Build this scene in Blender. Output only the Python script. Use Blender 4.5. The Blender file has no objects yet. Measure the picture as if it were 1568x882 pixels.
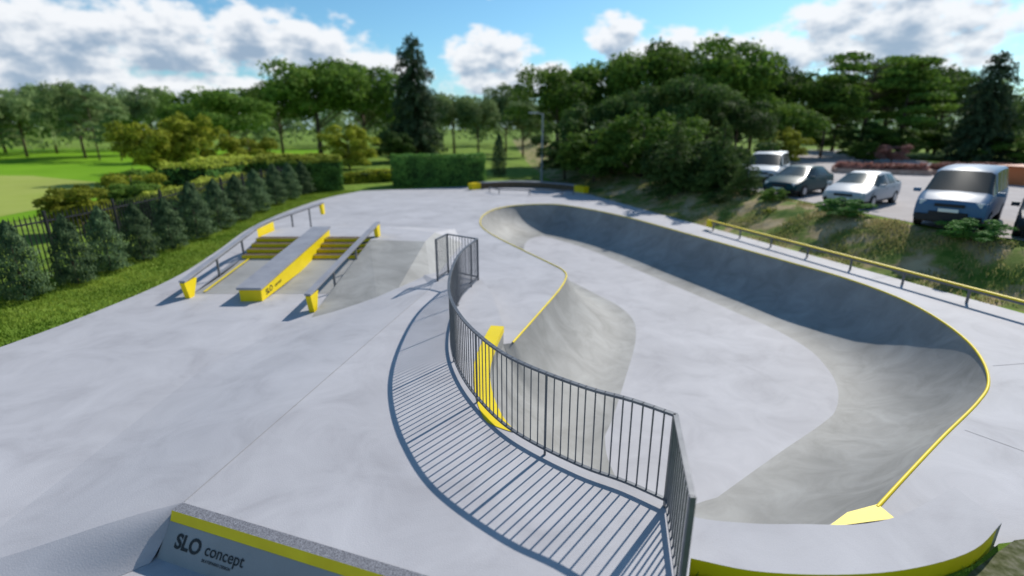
import bpy, math, random
import numpy as np
from mathutils import Vector, Matrix, noise
from mathutils.geometry import delaunay_2d_cdt
random.seed(4); RNG=np.random.default_rng(7)
S=bpy.context.scene
S.view_settings.view_transform='Standard'
try: S.view_settings.look='None'
except Exception: pass
S.view_settings.exposure=0

# ------------------------------------------------------------------ materials
def mat(name,cols,scale=3.0,detail=6,rough=.8,bump=0.0,bscale=40,big=None,metal=0.0,stretch=(1,1,1),lo=.3,hi=.7,spec=.3,distort=0.0):
    m=bpy.data.materials.new(name); m.use_nodes=True; nt=m.node_tree; N=nt.nodes; L=nt.links
    b=N['Principled BSDF']; b.inputs['Roughness'].default_value=rough; b.inputs['Metallic'].default_value=metal
    b.inputs['Specular IOR Level'].default_value=spec
    tc=N.new('ShaderNodeTexCoord'); mp=N.new('ShaderNodeMapping'); mp.inputs['Scale'].default_value=stretch
    L.new(tc.outputs['Object'],mp.inputs['Vector'])
    n=N.new('ShaderNodeTexNoise'); n.inputs['Scale'].default_value=scale; n.inputs['Detail'].default_value=detail; n.inputs['Roughness'].default_value=.62
    n.inputs['Distortion'].default_value=distort
    L.new(mp.outputs[0],n.inputs['Vector'])
    r=N.new('ShaderNodeValToRGB'); els=r.color_ramp.elements
    k=len(cols)
    while len(els)<k: els.new(.5)
    for i,c in enumerate(cols):
        els[i].position=lo+(hi-lo)*i/max(1,k-1); els[i].color=(*c,1)
    L.new(n.outputs[0],r.inputs[0]); out=r.outputs[0]
    if big:
        n2=N.new('ShaderNodeTexNoise'); n2.inputs['Scale'].default_value=big[0]; n2.inputs['Detail'].default_value=4
        L.new(mp.outputs[0],n2.inputs['Vector'])
        mr=N.new('ShaderNodeMapRange'); mr.inputs[1].default_value=.3; mr.inputs[2].default_value=.7; mr.inputs[3].default_value=1-big[1]; mr.inputs[4].default_value=1+big[1]
        L.new(n2.outputs[0],mr.inputs[0])
        mx=N.new('ShaderNodeVectorMath'); mx.operation='SCALE'; L.new(out,mx.inputs[0]); L.new(mr.outputs[0],mx.inputs['Scale']); out=mx.outputs[0]
    L.new(out,b.inputs['Base Color'])
    if bump:
        n3=N.new('ShaderNodeTexNoise'); n3.inputs['Scale'].default_value=bscale; n3.inputs['Detail'].default_value=4
        L.new(mp.outputs[0],n3.inputs['Vector'])
        bp=N.new('ShaderNodeBump'); bp.inputs['Strength'].default_value=bump; bp.inputs['Distance'].default_value=.02
        L.new(n3.outputs[0],bp.inputs['Height']); L.new(bp.outputs[0],b.inputs['Normal'])
    return m
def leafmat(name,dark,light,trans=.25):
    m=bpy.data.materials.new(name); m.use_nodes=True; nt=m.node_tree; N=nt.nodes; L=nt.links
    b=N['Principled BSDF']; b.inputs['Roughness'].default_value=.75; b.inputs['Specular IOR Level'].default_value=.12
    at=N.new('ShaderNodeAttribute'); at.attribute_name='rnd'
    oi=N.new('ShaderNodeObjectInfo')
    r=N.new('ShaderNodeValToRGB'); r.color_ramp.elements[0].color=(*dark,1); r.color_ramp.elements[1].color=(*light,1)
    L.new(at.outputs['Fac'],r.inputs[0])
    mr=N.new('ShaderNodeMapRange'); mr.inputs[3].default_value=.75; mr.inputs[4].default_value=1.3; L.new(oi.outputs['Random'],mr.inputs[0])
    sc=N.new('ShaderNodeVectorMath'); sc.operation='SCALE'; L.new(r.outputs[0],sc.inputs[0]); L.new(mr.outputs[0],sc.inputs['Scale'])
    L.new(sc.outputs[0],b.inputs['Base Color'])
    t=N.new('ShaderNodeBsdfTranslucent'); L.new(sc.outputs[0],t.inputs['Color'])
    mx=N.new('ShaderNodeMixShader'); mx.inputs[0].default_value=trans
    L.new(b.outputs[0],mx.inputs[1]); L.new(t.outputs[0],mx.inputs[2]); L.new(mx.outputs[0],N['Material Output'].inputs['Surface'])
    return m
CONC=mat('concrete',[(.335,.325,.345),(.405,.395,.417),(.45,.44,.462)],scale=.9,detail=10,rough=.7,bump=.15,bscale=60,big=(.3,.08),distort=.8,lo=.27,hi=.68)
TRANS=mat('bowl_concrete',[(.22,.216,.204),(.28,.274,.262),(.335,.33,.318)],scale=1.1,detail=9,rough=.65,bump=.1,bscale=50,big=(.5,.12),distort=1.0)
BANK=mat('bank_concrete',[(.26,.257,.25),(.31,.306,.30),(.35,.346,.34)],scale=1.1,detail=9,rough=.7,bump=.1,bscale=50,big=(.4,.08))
JOINT=mat('joint_dark',[(.27,.26,.26),(.34,.33,.33)],scale=4)
GRAN=mat('granite',[(.06,.06,.07),(.18,.18,.2),(.3,.3,.33)],scale=90,detail=2,rough=.6)
YEL=mat('yellow_paint',[(.76,.56,.004),(.83,.64,.008)],scale=2.5,rough=.5,big=(1.5,.05))
STEEL=mat('grey_steel',[(.11,.115,.13),(.17,.175,.19)],scale=6,rough=.45,metal=.3)
LAMPM=mat('galvanised',[(.3,.31,.33),(.38,.39,.41)],scale=6,rough=.5,metal=.2)
LEDGE=mat('ledge_top',[(.24,.24,.27),(.33,.33,.36)],scale=2,rough=.5)
BLACK=mat('black_metal',[(.012,.012,.014),(.03,.03,.03)],scale=5,rough=.5)
TREAD=mat('step_tread',[(.08,.055,.03),(.15,.11,.07)],scale=5,rough=.7)
STONE=mat('bed_stone',[(.34,.22,.17),(.50,.38,.32)],scale=3,rough=.9)
GRASS=mat('lawn',[(.08,.15,.015),(.14,.22,.025),(.22,.28,.05)],scale=1.6,detail=10,bump=.6,bscale=25,big=(.25,.25),rough=.95,spec=.1)
FIELDA=mat('field_green',[(.13,.28,.012),(.18,.34,.02)],scale=.15,rough=.95,spec=.05,big=(.05,.1))
FIELDB=mat('field_olive',[(.27,.33,.06),(.34,.38,.10)],scale=.12,rough=.95,spec=.05,big=(.05,.12))
EMB=mat('bank_grass',[(.07,.13,.02),(.16,.20,.045),(.34,.26,.14),(.44,.35,.21)],scale=.9,detail=10,bump=.8,bscale=18,rough=.95,spec=.1,lo=.36,hi=.64)
ASPH=mat('car_park_surface',[(.34,.305,.30),(.42,.385,.38)],scale=1.2,detail=8,rough=.9,bump=.1,big=(.12,.1))
PAVE=mat('cobbles',[(.05,.06,.02),(.11,.115,.06),(.19,.18,.13)],scale=9,detail=3,bump=.6,bscale=12,rough=1,spec=.05)
BARK=mat('bark',[(.07,.05,.035),(.16,.12,.09)],scale=8,rough=.9)
L_MID=leafmat('leaf_mid',(.045,.10,.014),(.19,.30,.045),.35)
L_DARK=leafmat('leaf_dark',(.03,.065,.018),(.125,.20,.045),.33)
L_LIGHT=leafmat('leaf_light',(.12,.155,.012),(.42,.44,.045),.35)
L_CON=leafmat('leaf_conifer',(.02,.042,.022),(.085,.13,.055),.2)
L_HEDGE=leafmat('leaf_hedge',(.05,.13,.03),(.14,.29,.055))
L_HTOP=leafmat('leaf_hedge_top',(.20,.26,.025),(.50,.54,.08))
L_FAR_HAZE=leafmat('leaf_far_haze',(.12,.18,.06),(.27,.36,.14),.33)  # distant foliage: aerial haze is put into this paler leaf colour
L_COL=leafmat('leaf_column',(.032,.068,.033),(.15,.22,.095),.2)
L_PINK=leafmat('leaf_pink',(.16,.07,.05),(.50,.26,.22))
G_BL=leafmat('grass_blade',(.11,.20,.015),(.34,.43,.06),.3)
G_DRY=leafmat('grass_dry',(.14,.21,.035),(.52,.42,.20),.3)
def paint(name,c,rough=.3,coat=.0,spec=.35):
    m=mat(name,[c,tuple(x*1.06 for x in c)],scale=1,rough=rough,spec=spec)
    m.node_tree.nodes['Principled BSDF'].inputs['Coat Weight'].default_value=coat
    return m
GLASS=paint('car_glass',(.012,.016,.018),.2,spec=.12); TYRE=paint('tyre',(.02,.02,.02),.9); ALLOY=paint('alloy',(.4,.4,.42),.35)
LAMP=paint('headlamp',(.6,.62,.65),.15); PLATE=paint('plate',(.75,.75,.7),.5); TRIM=paint('trim_black',(.02,.02,.022),.6)

# ------------------------------------------------------------------ helpers
class MB:
    def __init__(s): s.v=[]; s.f=[]; s.m=[]; s.mats=[]
    def mi(s,mt):
        if mt not in s.mats: s.mats.append(mt)
        return s.mats.index(mt)
    def add(s,vs,fs,mt):
        o=len(s.v); s.v+= [tuple(p) for p in vs]; k=s.mi(mt)
        for f in fs: s.f.append([i+o for i in f]); s.m.append(k)
    def box(s,c,sz,mt,rz=0):
        vs=[]
        for dx,dy,dz in [(-1,-1,-1),(1,-1,-1),(1,1,-1),(-1,1,-1),(-1,-1,1),(1,-1,1),(1,1,1),(-1,1,1)]:
            x,y,z=dx*sz[0]/2,dy*sz[1]/2,dz*sz[2]/2
            vs.append((c[0]+x*math.cos(rz)-y*math.sin(rz),c[1]+x*math.sin(rz)+y*math.cos(rz),c[2]+z))
        s.add(vs,[(0,3,2,1),(4,5,6,7),(0,1,5,4),(1,2,6,5),(2,3,7,6),(3,0,4,7)],mt)
    def beam(s,p0,p1,w,h,mt,ext=0):
        p0=Vector(p0);p1=Vector(p1);d=(p1-p0).normalized(); p0=p0-d*ext;p1=p1+d*ext
        up=Vector((0,0,1)) if abs(d.z)<.95 else Vector((0,1,0))
        sd=d.cross(up).normalized()*w/2; u=sd.cross(d).normalized()*h/2
        vs=[p+a*sd+b*u for p in (p0,p1) for a,b in ((-1,-1),(1,-1),(1,1),(-1,1))]
        s.add(vs,[(0,1,2,3),(7,6,5,4),(0,4,5,1),(1,5,6,2),(2,6,7,3),(3,7,4,0)],mt)
    def cyl(s,p0,p1,r0,r1,mt,n=12,caps=True):
        p0=Vector(p0);p1=Vector(p1);d=(p1-p0).normalized()
        up=Vector((0,0,1)) if abs(d.z)<.95 else Vector((1,0,0))
        a=d.cross(up).normalized(); b=a.cross(d)
        vs=[]
        for p,r in((p0,r0),(p1,r1)):
            for i in range(n):
                t=2*math.pi*i/n; vs.append(p+a*math.cos(t)*r+b*math.sin(t)*r)
        fs=[(i,(i+1)%n,n+(i+1)%n,n+i) for i in range(n)]
        if caps: fs+=[tuple(range(n))[::-1],tuple(range(n,2*n))]
        s.add(vs,fs,mt)
    def obj(s,name,smooth=None,parent=None,bevel=0):
        me=bpy.data.meshes.new(name); me.from_pydata(s.v,[],s.f)
        for m in s.mats: me.materials.append(m)
        me.polygons.foreach_set('material_index',s.m)
        if smooth:
            me.polygons.foreach_set('use_smooth',[True]*len(s.f)); me.set_sharp_from_angle(angle=math.radians(smooth))
        me.update()
        o=bpy.data.objects.new(name,me); S.collection.objects.link(o)
        if parent: o.parent=parent
        if bevel:
            b=o.modifiers.new('b','BEVEL'); b.width=bevel; b.segments=2; b.limit_method='ANGLE'
        return o
def catmull(pts,step=.15,closed=False):
    P=[Vector(p) for p in pts]; n=len(P); out=[]
    rngs=range(n if closed else n-1)
    for i in rngs:
        if closed: a,b,c,d=P[i-1],P[i],P[(i+1)%n],P[(i+2)%n]
        else: a=P[max(i-1,0)];b=P[i];c=P[i+1];d=P[min(i+2,n-1)]
        k=max(1,int(round((c-b).length/step)))
        ta=0; tb=ta+max((b-a).length,1e-6)**.5; tc=tb+(c-b).length**.5; td=tc+max((d-c).length,1e-6)**.5
        if (b-a).length<1e-6: a=b-(c-b)*1.0; tb=(b-a).length**.5; tc=tb+(c-b).length**.5; td=tc+max((d-c).length,1e-6)**.5
        if (d-c).length<1e-6: d=c+(c-b); td=tc+(d-c).length**.5
        for j in range(k):
            t=tb+(tc-tb)*j/k
            A1=a*((tb-t)/(tb-ta))+b*((t-ta)/(tb-ta)); A2=b*((tc-t)/(tc-tb))+c*((t-tb)/(tc-tb)); A3=c*((td-t)/(td-tc))+d*((t-tc)/(td-tc))
            B1=A1*((tc-t)/(tc-ta))+A2*((t-ta)/(tc-ta)); B2=A2*((td-t)/(td-tb))+A3*((t-tb)/(td-tb))
            out.append(B1*((tc-t)/(tc-tb))+B2*((t-tb)/(tc-tb)))
    if not closed: out.append(P[-1])
    return [tuple(p) for p in out]
def inside(pts,poly):
    pts=np.asarray(pts); poly=np.asarray(poly); r=np.zeros(len(pts),bool)
    x,y=pts[:,0],pts[:,1]; n=len(poly)
    for i in range(n):
        x0,y0=poly[i-1];x1,y1=poly[i]
        if y0==y1: continue
        c=((y0>y)!=(y1>y))&(x<(x1-x0)*(y-y0)/(y1-y0)+x0); r^=c
    return r
def dist_to(pts,poly):
    pts=np.asarray(pts,float); poly=np.asarray(poly,float); D=np.full(len(pts),1e9)
    for i in range(len(poly)):
        a=poly[i-1]; b=poly[i]; ab=b-a; L2=ab@ab
        if L2<1e-12: continue
        t=np.clip(((pts-a)@ab)/L2,0,1); d=np.hypot(*(pts-(a+t[:,None]*ab)).T); D=np.minimum(D,d)
    return D
def sheet(name,outer,holes,z,mt,extra=None,skirt=None):
    vs=[Vector(p) for p in outer]; ed=[(i,(i+1)%len(outer)) for i in range(len(outer))]
    for h in holes:
        o=len(vs); vs+=[Vector(p) for p in h]; ed+=[(o+i,o+(i+1)%len(h)) for i in range(len(h))]
    if extra is not None: vs+=[Vector(p) for p in extra]
    V,E,F,_,_,_=delaunay_2d_cdt(vs,ed,[],0,1e-5)
    c=np.array([[sum(V[i].x for i in f)/3,sum(V[i].y for i in f)/3] for f in F])
    k=inside(c,outer)
    for h in holes: k&=~inside(c,h)
    b=MB(); b.add([(v.x,v.y,z) for v in V],[tuple(f) for f,q in zip(F,k) if q],mt)
    if skirt:
        n=len(outer); b.add([(x,y,z) for x,y in outer]+[(x,y,skirt[0]) for x,y in outer],[(i,(i+1)%n,n+(i+1)%n,n+i) for i in range(n)],skirt[1])
    return b.obj(name)

# ------------------------------------------------------------------ plan
coping=[(.014,10.11),(.7,12.03),(1.35,13.9),(1.62,14.9),(1.70,15.5),(1.6,16.1),(1.30,16.8),(.39,18.8),(-.66,21.2),(-1.31,23.1),(-1.56,24.8),(-1.46,27.1),(-.75,29.3),(.62,30.6),(2.58,30.8),(4.29,29),(5.9,26.2),(7.58,22),(9.42,17.2),(10.23,14.9),(10.46,13.04),(10.25,11.5),(9.78,10.1),(9.15,9.0),(8.5,8.2),(7.85,7.65),(6.4,6.6),(5.12,5.65),(4.43,5.13)]
COP=catmull(coping,.15)
NEAR=catmull([(4.43,5.13),(4.0,5.0),(3.6,4.8),(3.3,4.52),(3.1,4.42)],.12)
PI=catmull([(3.1,4.42),(2.525,4.43),(1.91,4.55),(1.76,4.76),(1.34,5.07),(.88,5.36),(.05,6.14),(-.25,6.9),(-.4,8.2),(-.3,9.3),(-.18,10.05)],.12)
BOWL=COP+NEAR[1:-1]+PI
A=[(17,-4),(14.8,5.5),(12.7,11.9),(11,17.4),(9.3,22.8),(7.7,27.8),(5.5,35.2),(4,42),(3,50),(2,70),(0,200)]
B=[(22,-4),(18.5,8),(15.4,13.2),(13.9,17),(13.2,21.5),(12.4,26.5),(10.5,36),(9,43),(9,50),(8,70),(7,200)]
slab=[(1.4,-8),(1.45,3.5),(1.85,4.2),(3.3,4.0),(5.1,4.5),(9,5.0)]+A[1:7]+[(3.5,40),(.3,42.5),(-4.2,40.2)]+catmull([(-11.0,37.6),(-12.1,34),(-12.4,28.5),(-12,23.1),(-11,18.6),(-10.35,14.76),(-10.5,11.3),(-10.74,9.9)],.6)+[(-11.2,5),(-11.5,-8)]
sheet('concrete_deck',slab,[BOWL],0,CONC,skirt=(-.3,CONC))
outer=[(-900,-300),(900,-300),(900,1500),(-900,1500)]
sheet('ground',outer,[slab],-.03,GRASS)
# bowl
D=1.5; r=2.35; R=math.sqrt(r*r-(r-D)**2)
P=np.array(BOWL); nx=np.roll(P,-1,0)-np.roll(P,1,0); nx/=np.linalg.norm(nx,axis=1)[:,None]+1e-9; nn=np.stack([-nx[:,1],nx[:,0]],1)
pts=[]
for d in [.04,.1,.18,.28,.42,.6,.8,1.05,1.3,1.6,1.9,R]:
    for sgn in (1,-1):
        q=P+nn*sgn*d; ok=inside(q,P)&(np.abs(dist_to(q,P)-d)<.012); pts.append(q[ok])
gx,gy=np.meshgrid(np.arange(-3,12,.4),np.arange(3,32,.4)); q=np.stack([gx.ravel(),gy.ravel()],1); q=q[inside(q,P)]; q=q[dist_to(q,P)>R+.15]
pts.append(q); pts=np.concatenate(pts)
V,E,F,_,_,_=delaunay_2d_cdt([Vector(p) for p in BOWL]+[Vector(p) for p in pts],[(i,(i+1)%len(BOWL)) for i in range(len(BOWL))],[],0,1e-4)
VA=np.array([[v.x,v.y] for v in V]); FA=np.array([list(f) for f in F]); cen=VA[FA].mean(1); ok=inside(cen,P); FA=FA[ok]; cen=cen[ok]
dd=dist_to(VA,P); dd[dd<1e-3]=0; t=np.clip(R-dd,0,None); Z=-D+r-np.sqrt(r*r-t*t); dc=dist_to(cen,P)
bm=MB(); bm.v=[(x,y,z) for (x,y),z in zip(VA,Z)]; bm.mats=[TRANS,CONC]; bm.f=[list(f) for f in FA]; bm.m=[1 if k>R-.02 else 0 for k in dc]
bm.obj('skate_bowl',smooth=60)
b=MB()
for i in range(len(COP)-1):
    b.cyl((*COP[i],.004),(*COP[i+1],.004),.024,.024,YEL,8,False)
b.add([(3.62,4.79,.02),(4.5,4.93,.02),(4.46,5.17,.02),(4.0,5.03,.02)],[(0,1,2,3)],YEL)
b.obj('bowl_coping',smooth=60)
# platform
PZ=.4
pl=[(1.3,3.05),(1.5,3.4),(1.74,3.97)]+catmull([(1.74,3.97),(2.28,3.82),(3.19,3.78),(3.87,3.86),(4.6,4.08),(5.2,4.44)],.15)[1:]+[(5.16,5.01)]+catmull([(5.16,5.01),(4.42,4.64),(4.03,4.49),(3.6,4.41),(3.1,4.42)],.15)[1:-1]+PI+[(-.3,11),(-.5,12.2),(-.85,13.7),(-1.85,14.4),(-2.1,13.5),(-2.12,12.8),(-3.68,4.74)]
o=sheet('raised_platform',pl,[],PZ,CONC)
b=MB(); n=len(pl)
for i in range(n):
    (x0,y0),(x1,y1)=pl[i],pl[(i+1)%n]
    yel= y0<4.55 and y1<4.6 and x0>1.6 and i<26 and not((x0,y0) in PI)
    if y0>4.35 and x0<5.0: yel=False
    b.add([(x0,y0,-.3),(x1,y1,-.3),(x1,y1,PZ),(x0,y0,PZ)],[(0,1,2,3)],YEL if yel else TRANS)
b.obj('sides',parent=o)
L0=Vector((-3.68,4.74)); L1=Vector((1.3,3.05)); dv=(L1-L0).normalized(); nv=Vector((dv.y,-dv.x))
def LP(s,off,z): q=L0+dv*s+nv*off; return (q.x,q.y,z)
LL=(L1-L0).length
b=MB()
crest=[(-3.68,4.74,PZ),(-2.9,8.77,PZ),(-2.12,12.8,PZ)]
toe=[(-5.9,4.15,.004),(-5.9,8.9,.004),(-4.3,13.9,.004)]
NN=10; vs=[]
for c_,t_ in zip(crest,toe):
    for j in range(NN+1):
        u=j/NN; z=PZ+(t_[2]-PZ)*(u*u*(3-2*u)*.5+u*.5); vs.append((c_[0]+(t_[0]-c_[0])*u,c_[1]+(t_[1]-c_[1])*u,z))
b.add(vs,[(i*(NN+1)+j,i*(NN+1)+j+1,(i+1)*(NN+1)+j+1,(i+1)*(NN+1)+j) for i in range(2) for j in range(NN)],CONC)
# rounded hip at the front corner: a fan around the corner from the quarter ramp to the left bank
e1=LP(0,.47,0); c0=Vector(crest[0]); hv=[]
a0=math.atan2(e1[1]-c0.y,e1[0]-c0.x); a1=math.atan2(toe[0][1]-c0.y,toe[0][0]-c0.x)
if a0>0: a0-=2*math.pi
if a1>0: a1-=2*math.pi
r0=.47; r1=math.hypot(toe[0][0]-c0.x,toe[0][1]-c0.y)
for j in range(17):
    u=j/16; a=a0+(a1-a0)*u; rr=r0+(r1-r0)*u**1.3
    for k in range(7):
        w_=k/6; zz=PZ*(1-(w_*w_*(3-2*w_)*.5+w_*.5))+.004; hv.append((c0.x+math.cos(a)*rr*w_,c0.y+math.sin(a)*rr*w_,zz))
b.add(hv,[(j*7+k,j*7+k+1,(j+1)*7+k+1,(j+1)*7+k) for j in range(16) for k in range(6)],CONC)
b.obj('bank_left',parent=o,smooth=70)
b=MB()
b.add([(-2.12,12.8,PZ),(-2.1,13.5,PZ),(-3.0,15.8,.004),(-4.3,13.9,.004)],[(0,1,2,3)],CONC)
b.add([(-2.1,13.5,PZ),(-1.85,14.4,PZ),(-1.7,15.8,.004),(-3.0,15.8,.004)],[(0,1,2,3)],CONC)
b.obj('bank_end',parent=o)
st=[p for p in PI if p[0]<.12]
b=MB(); vs=[]
for i,p in enumerate(st):
    q=st[min(i+1,len(st)-1)]; q0=st[max(i-1,0)]; d=(Vector(q)-Vector(q0)).normalized(); nrm=Vector((-d.y,d.x))
    w=.27 if i>3 else .07*i+.04
    vs+=[(p[0]-nrm.x*.01,p[1]-nrm.y*.01,PZ+.008),(p[0]+nrm.x*w,p[1]+nrm.y*w,PZ+.008),(p[0]-nrm.x*.012,p[1]-nrm.y*.012,PZ-.12)]
k=len(st)
b.add(vs,[(3*i,3*i+3,3*i+4,3*i+1) for i in range(k-1)]+[(3*i,3*i+2,3*i+5,3*i+3) for i in range(k-1)],YEL)
b.obj('coping_plate',parent=o)
# quarter ledge with lettering
o=bpy.data.objects.new('quarter_ramp',None); S.collection.objects.link(o)
b=MB()
b.add([LP(0,0,PZ+.006),LP(LL,0,PZ+.006),LP(LL,.13,PZ+.006),LP(0,.13,PZ+.006)],[(0,3,2,1)],GRAN); b.obj('granite_edge',parent=o)
b=MB(); b.add([LP(0,.13,PZ+.006),LP(LL,.13,PZ+.006),LP(LL,.17,PZ-.10),LP(0,.17,PZ-.10)],[(0,3,2,1)],YEL); b.obj('yellow_band',parent=o)
b=MB(); FZ=(.172,PZ-.10); FE=(.47,-.1)
b.add([LP(0,FZ[0],FZ[1]),LP(LL,FZ[0],FZ[1]),LP(LL,FE[0],FE[1]),LP(0,FE[0],FE[1])],[(0,3,2,1)],BANK)
b.add([LP(0,0,PZ),LP(0,.13,PZ+.006),LP(0,.172,PZ-.1),LP(0,.47,-.1),LP(0,0,-.1)],[(0,1,2,3,4)],BANK); b.obj('face',parent=o)
def label(txt,size,base,xd,yd,parent,weight=0.0):
    c=bpy.data.curves.new('lettering','FONT'); c.body=txt; c.size=size; c.offset=weight; c.extrude=.001
    t=bpy.data.objects.new('lettering',c); S.collection.objects.link(t); c.materials.append(BLACK)
    X=Vector(xd).normalized(); Y=Vector(yd); Y=(Y-X*Y.dot(X)).normalized(); Zn=X.cross(Y).normalized()
    M=Matrix((X,Y,Zn)).transposed().to_4x4(); M.translation=Vector(base)+Zn*.004; t.matrix_world=M; t.parent=parent
sl=Vector(LP(0,FE[0],FE[1]))-Vector(LP(0,FZ[0],FZ[1])); sl.normalize()
label('SLO',.20,Vector(LP(.17,FZ[0],FZ[1]))+sl*.225,(dv.x,dv.y,0),-sl,o,.006)
label('concept',.16,Vector(LP(.58,FZ[0],FZ[1]))+sl*.205,(dv.x,dv.y,0),-sl,o,.001)
label('SKATEPARKS DESIGN',.04,Vector(LP(.58,FZ[0],FZ[1]))+sl*.27,(dv.x,dv.y,0),-sl,o,0)

b=MB()
def joint(p,q,z=.004,w=.010):
    p=Vector(p);q=Vector(q);d=(q-p).normalized();s=Vector((-d.y,d.x))*w/2
    b.add([(*(p+s),z),(*(p-s),z),(*(q-s),z),(*(q+s),z)],[(0,1,2,3)],JOINT)
joint((-3.67,4.76),(-2.13,12.75),PZ+.004,.012)
joint((-10.4,13.5),(-9.2,13.4)); joint((-5,20.5),(-1.8,20.3)); joint((-11.5,26),(-1.7,26.0)); joint((-4,32),(6,32.4)); joint((-5,33),(-5,39.5)); joint((10.7,14.9),(11.6,15.2)); joint((9.3,9.0),(13.4,9.6)); joint((6.9,6.8),(8.2,5.0))
b.obj('expansion_joint')

# ------------------------------------------------------------------ guard railing
fp=[(1.46,3.45),(1.70,4.68)]+catmull([(1.70,4.68),(1.32,4.98),(.85,5.27),(0,6.05),(-.53,6.93),(-.9,7.86),(-1.15,8.9),(-1.27,10.4),(-1.22,12.0),(-.93,13.5)],.11)[1:]+[(-1.82,14.15),(-2.03,13.4)]
b=MB(); fh=1.15
corner=[0,1,len(fp)-3,len(fp)-2,len(fp)-1]
for i in range(len(fp)-1):
    p,q=fp[i],fp[i+1]
    b.beam((*p,PZ+fh),(*q,PZ+fh),.05,.03,STEEL,.004); b.beam((*p,PZ+.09),(*q,PZ+.09),.04,.03,STEEL,.004)
    L_=(Vector(q)-Vector(p)).length
    if L_>.2:
        k=int(L_/.11)
        for j in range(1,k): 
            x=p[0]+(q[0]-p[0])*j/k;y=p[1]+(q[1]-p[1])*j/k
            b.beam((x,y,PZ+.09),(x,y,PZ+fh),.014,.014,STEEL)
for i,p in enumerate(fp):
    if i in corner: b.beam((*p,PZ),(*p,PZ+fh+.012),.05,.05,STEEL)
    else:
        pst=(i-1)%14==0
        w=.028 if pst else .015
        b.beam((*p,PZ+(.0 if pst else .09)),(*p,PZ+fh),w,w,STEEL)
b.obj('guard_railing')

# ------------------------------------------------------------------ funbox
o=bpy.data.objects.new('funbox',None); S.collection.objects.link(o)
b=MB(); TZ=.74
pr=[(13.5,.004),(14.3,.04),(15.0,.11),(15.7,.20),(16.3,.30)]
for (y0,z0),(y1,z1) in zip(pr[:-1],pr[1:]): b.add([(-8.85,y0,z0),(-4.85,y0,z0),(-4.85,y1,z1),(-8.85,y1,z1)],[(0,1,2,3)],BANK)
b.obj('bank',parent=o,smooth=40)
b=MB()
for i in range(4):
    y=16.3+.36*i; z0=.30+.11*i
    b.add([(-8.85,y,z0),(-4.85,y,z0),(-4.85,y,z0+.11),(-8.85,y,z0+.11)],[(0,1,2,3)],YEL)
    y1=y+.36
    b.add([(-8.85,y,z0+.11),(-4.85,y,z0+.11),(-4.85,y1,z0+.11),(-8.85,y1,z0+.11)],[(0,1,2,3)],TREAD)
b.obj('steps',parent=o)
b=MB(); y1=16.3+.36*4
b.add([(-8.85,y1,TZ),(-4.85,y1,TZ),(-4.85,19.5,TZ),(-8.85,19.5,TZ)],[(0,1,2,3)],CONC)
b.add([(-8.85,19.5,TZ),(-4.85,19.5,TZ),(-4.6,23.5,.004),(-9.1,23.5,.004)],[(0,1,2,3)],CONC)
b.add([(-4.85,11.5,.01),(-3.16,11.4,.01),(-2.4,14.5,.01),(-3.0,17.4,TZ-.1),(-4.85,17.2,TZ)],[(0,1,2,3,4)],TRANS)
b.add([(-4.85,17.2,TZ),(-3.0,17.4,TZ-.1),(-2.9,19,TZ-.1),(-4.85,19.5,TZ)],[(0,1,2,3)],CONC)
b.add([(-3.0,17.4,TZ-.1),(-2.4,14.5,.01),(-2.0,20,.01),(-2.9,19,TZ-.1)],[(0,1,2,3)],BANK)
b.add([(-4.85,19.5,TZ),(-2.9,19,TZ-.1),(-2.0,20,.004),(-2.6,23,.004),(-4.6,23.5,.004)],[(0,1,2,3,4)],CONC)
b.add([(-8.85,13.5,.004),(-8.85,16.3,.30),(-8.85,17.74,TZ),(-9.7,17.5,.004)],[(0,1,2,3)],CONC)
b.add([(-8.85,17.74,TZ),(-8.85,19.5,TZ),(-9.1,23.5,.004),(-9.8,20,.004),(-9.7,17.5,.004)],[(0,1,2,3,4)],CONC)
b.add([(-8.62,13.6,.03),(-8.55,13.6,.03),(-8.55,16.3,.33),(-8.62,16.3,.33)],[(0,1,2,3)],YEL)
b.obj('table',parent=o)
def skewbox(b,x0,x1,y0,xa,xb,y1,za0,za1,zb0,zb1,mt,ms):
    v=[(x0,y0,za0),(x1,y0,za0),(xb,y1,zb0),(xa,y1,zb0),(x0,y0,za1),(x1,y0,za1),(xb,y1,zb1),(xa,y1,zb1)]
    b.add(v,[(4,5,6,7)],mt); b.add(v,[(0,1,5,4),(1,2,6,5),(2,3,7,6),(3,0,4,7)],ms)
b=MB()
skewbox(b,-7.20,-6.62,12.85,-7.02,-6.46,17.9,-.0,.33,.30,1.0,YEL,YEL)
skewbox(b,-7.24,-6.58,12.80,-7.06,-6.42,17.95,.33,.39,1.0,1.06,LEDGE,LEDGE)
b.obj('ledge',parent=o,bevel=.008)
label('SLO',.22,(-6.612,13.1,.10),(.15,5.05,.67),(0,-.1,1),o,.004)
label('concept',.13,(-6.597,13.6,.17),(.15,5.05,.67),(0,-.1,1),o,.001)
def rail(b,pts,posts):
    for p,q in zip(pts[:-1],pts[1:]): 
        b.beam(p,q,.16,.05,LEDGE,.01); b.beam((p[0],p[1],p[2]-.05),(q[0],q[1],q[2]-.05),.10,.05,STEEL,.0)
    for (x,y,z0,z1) in posts: b.beam((x,y,z0),(x,y,z1),.05,.05,STEEL)
def plate(b,x,y0,y1,z0,z1,y2=None,w=.13):
    y2=y1 if y2 is None else y2
    v=[(x-w/2,y0,z0),(x-w/2,y2,z0),(x-w/2,y1,z1),(x-w/2,y0-.12,z1)]; v+=[(a+w,c,d) for a,c,d in v]
    b.add(v,[(0,1,2,3),(7,6,5,4),(0,4,5,1),(1,5,6,2),(2,6,7,3),(3,7,4,0)],YEL)
b=MB()
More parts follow.
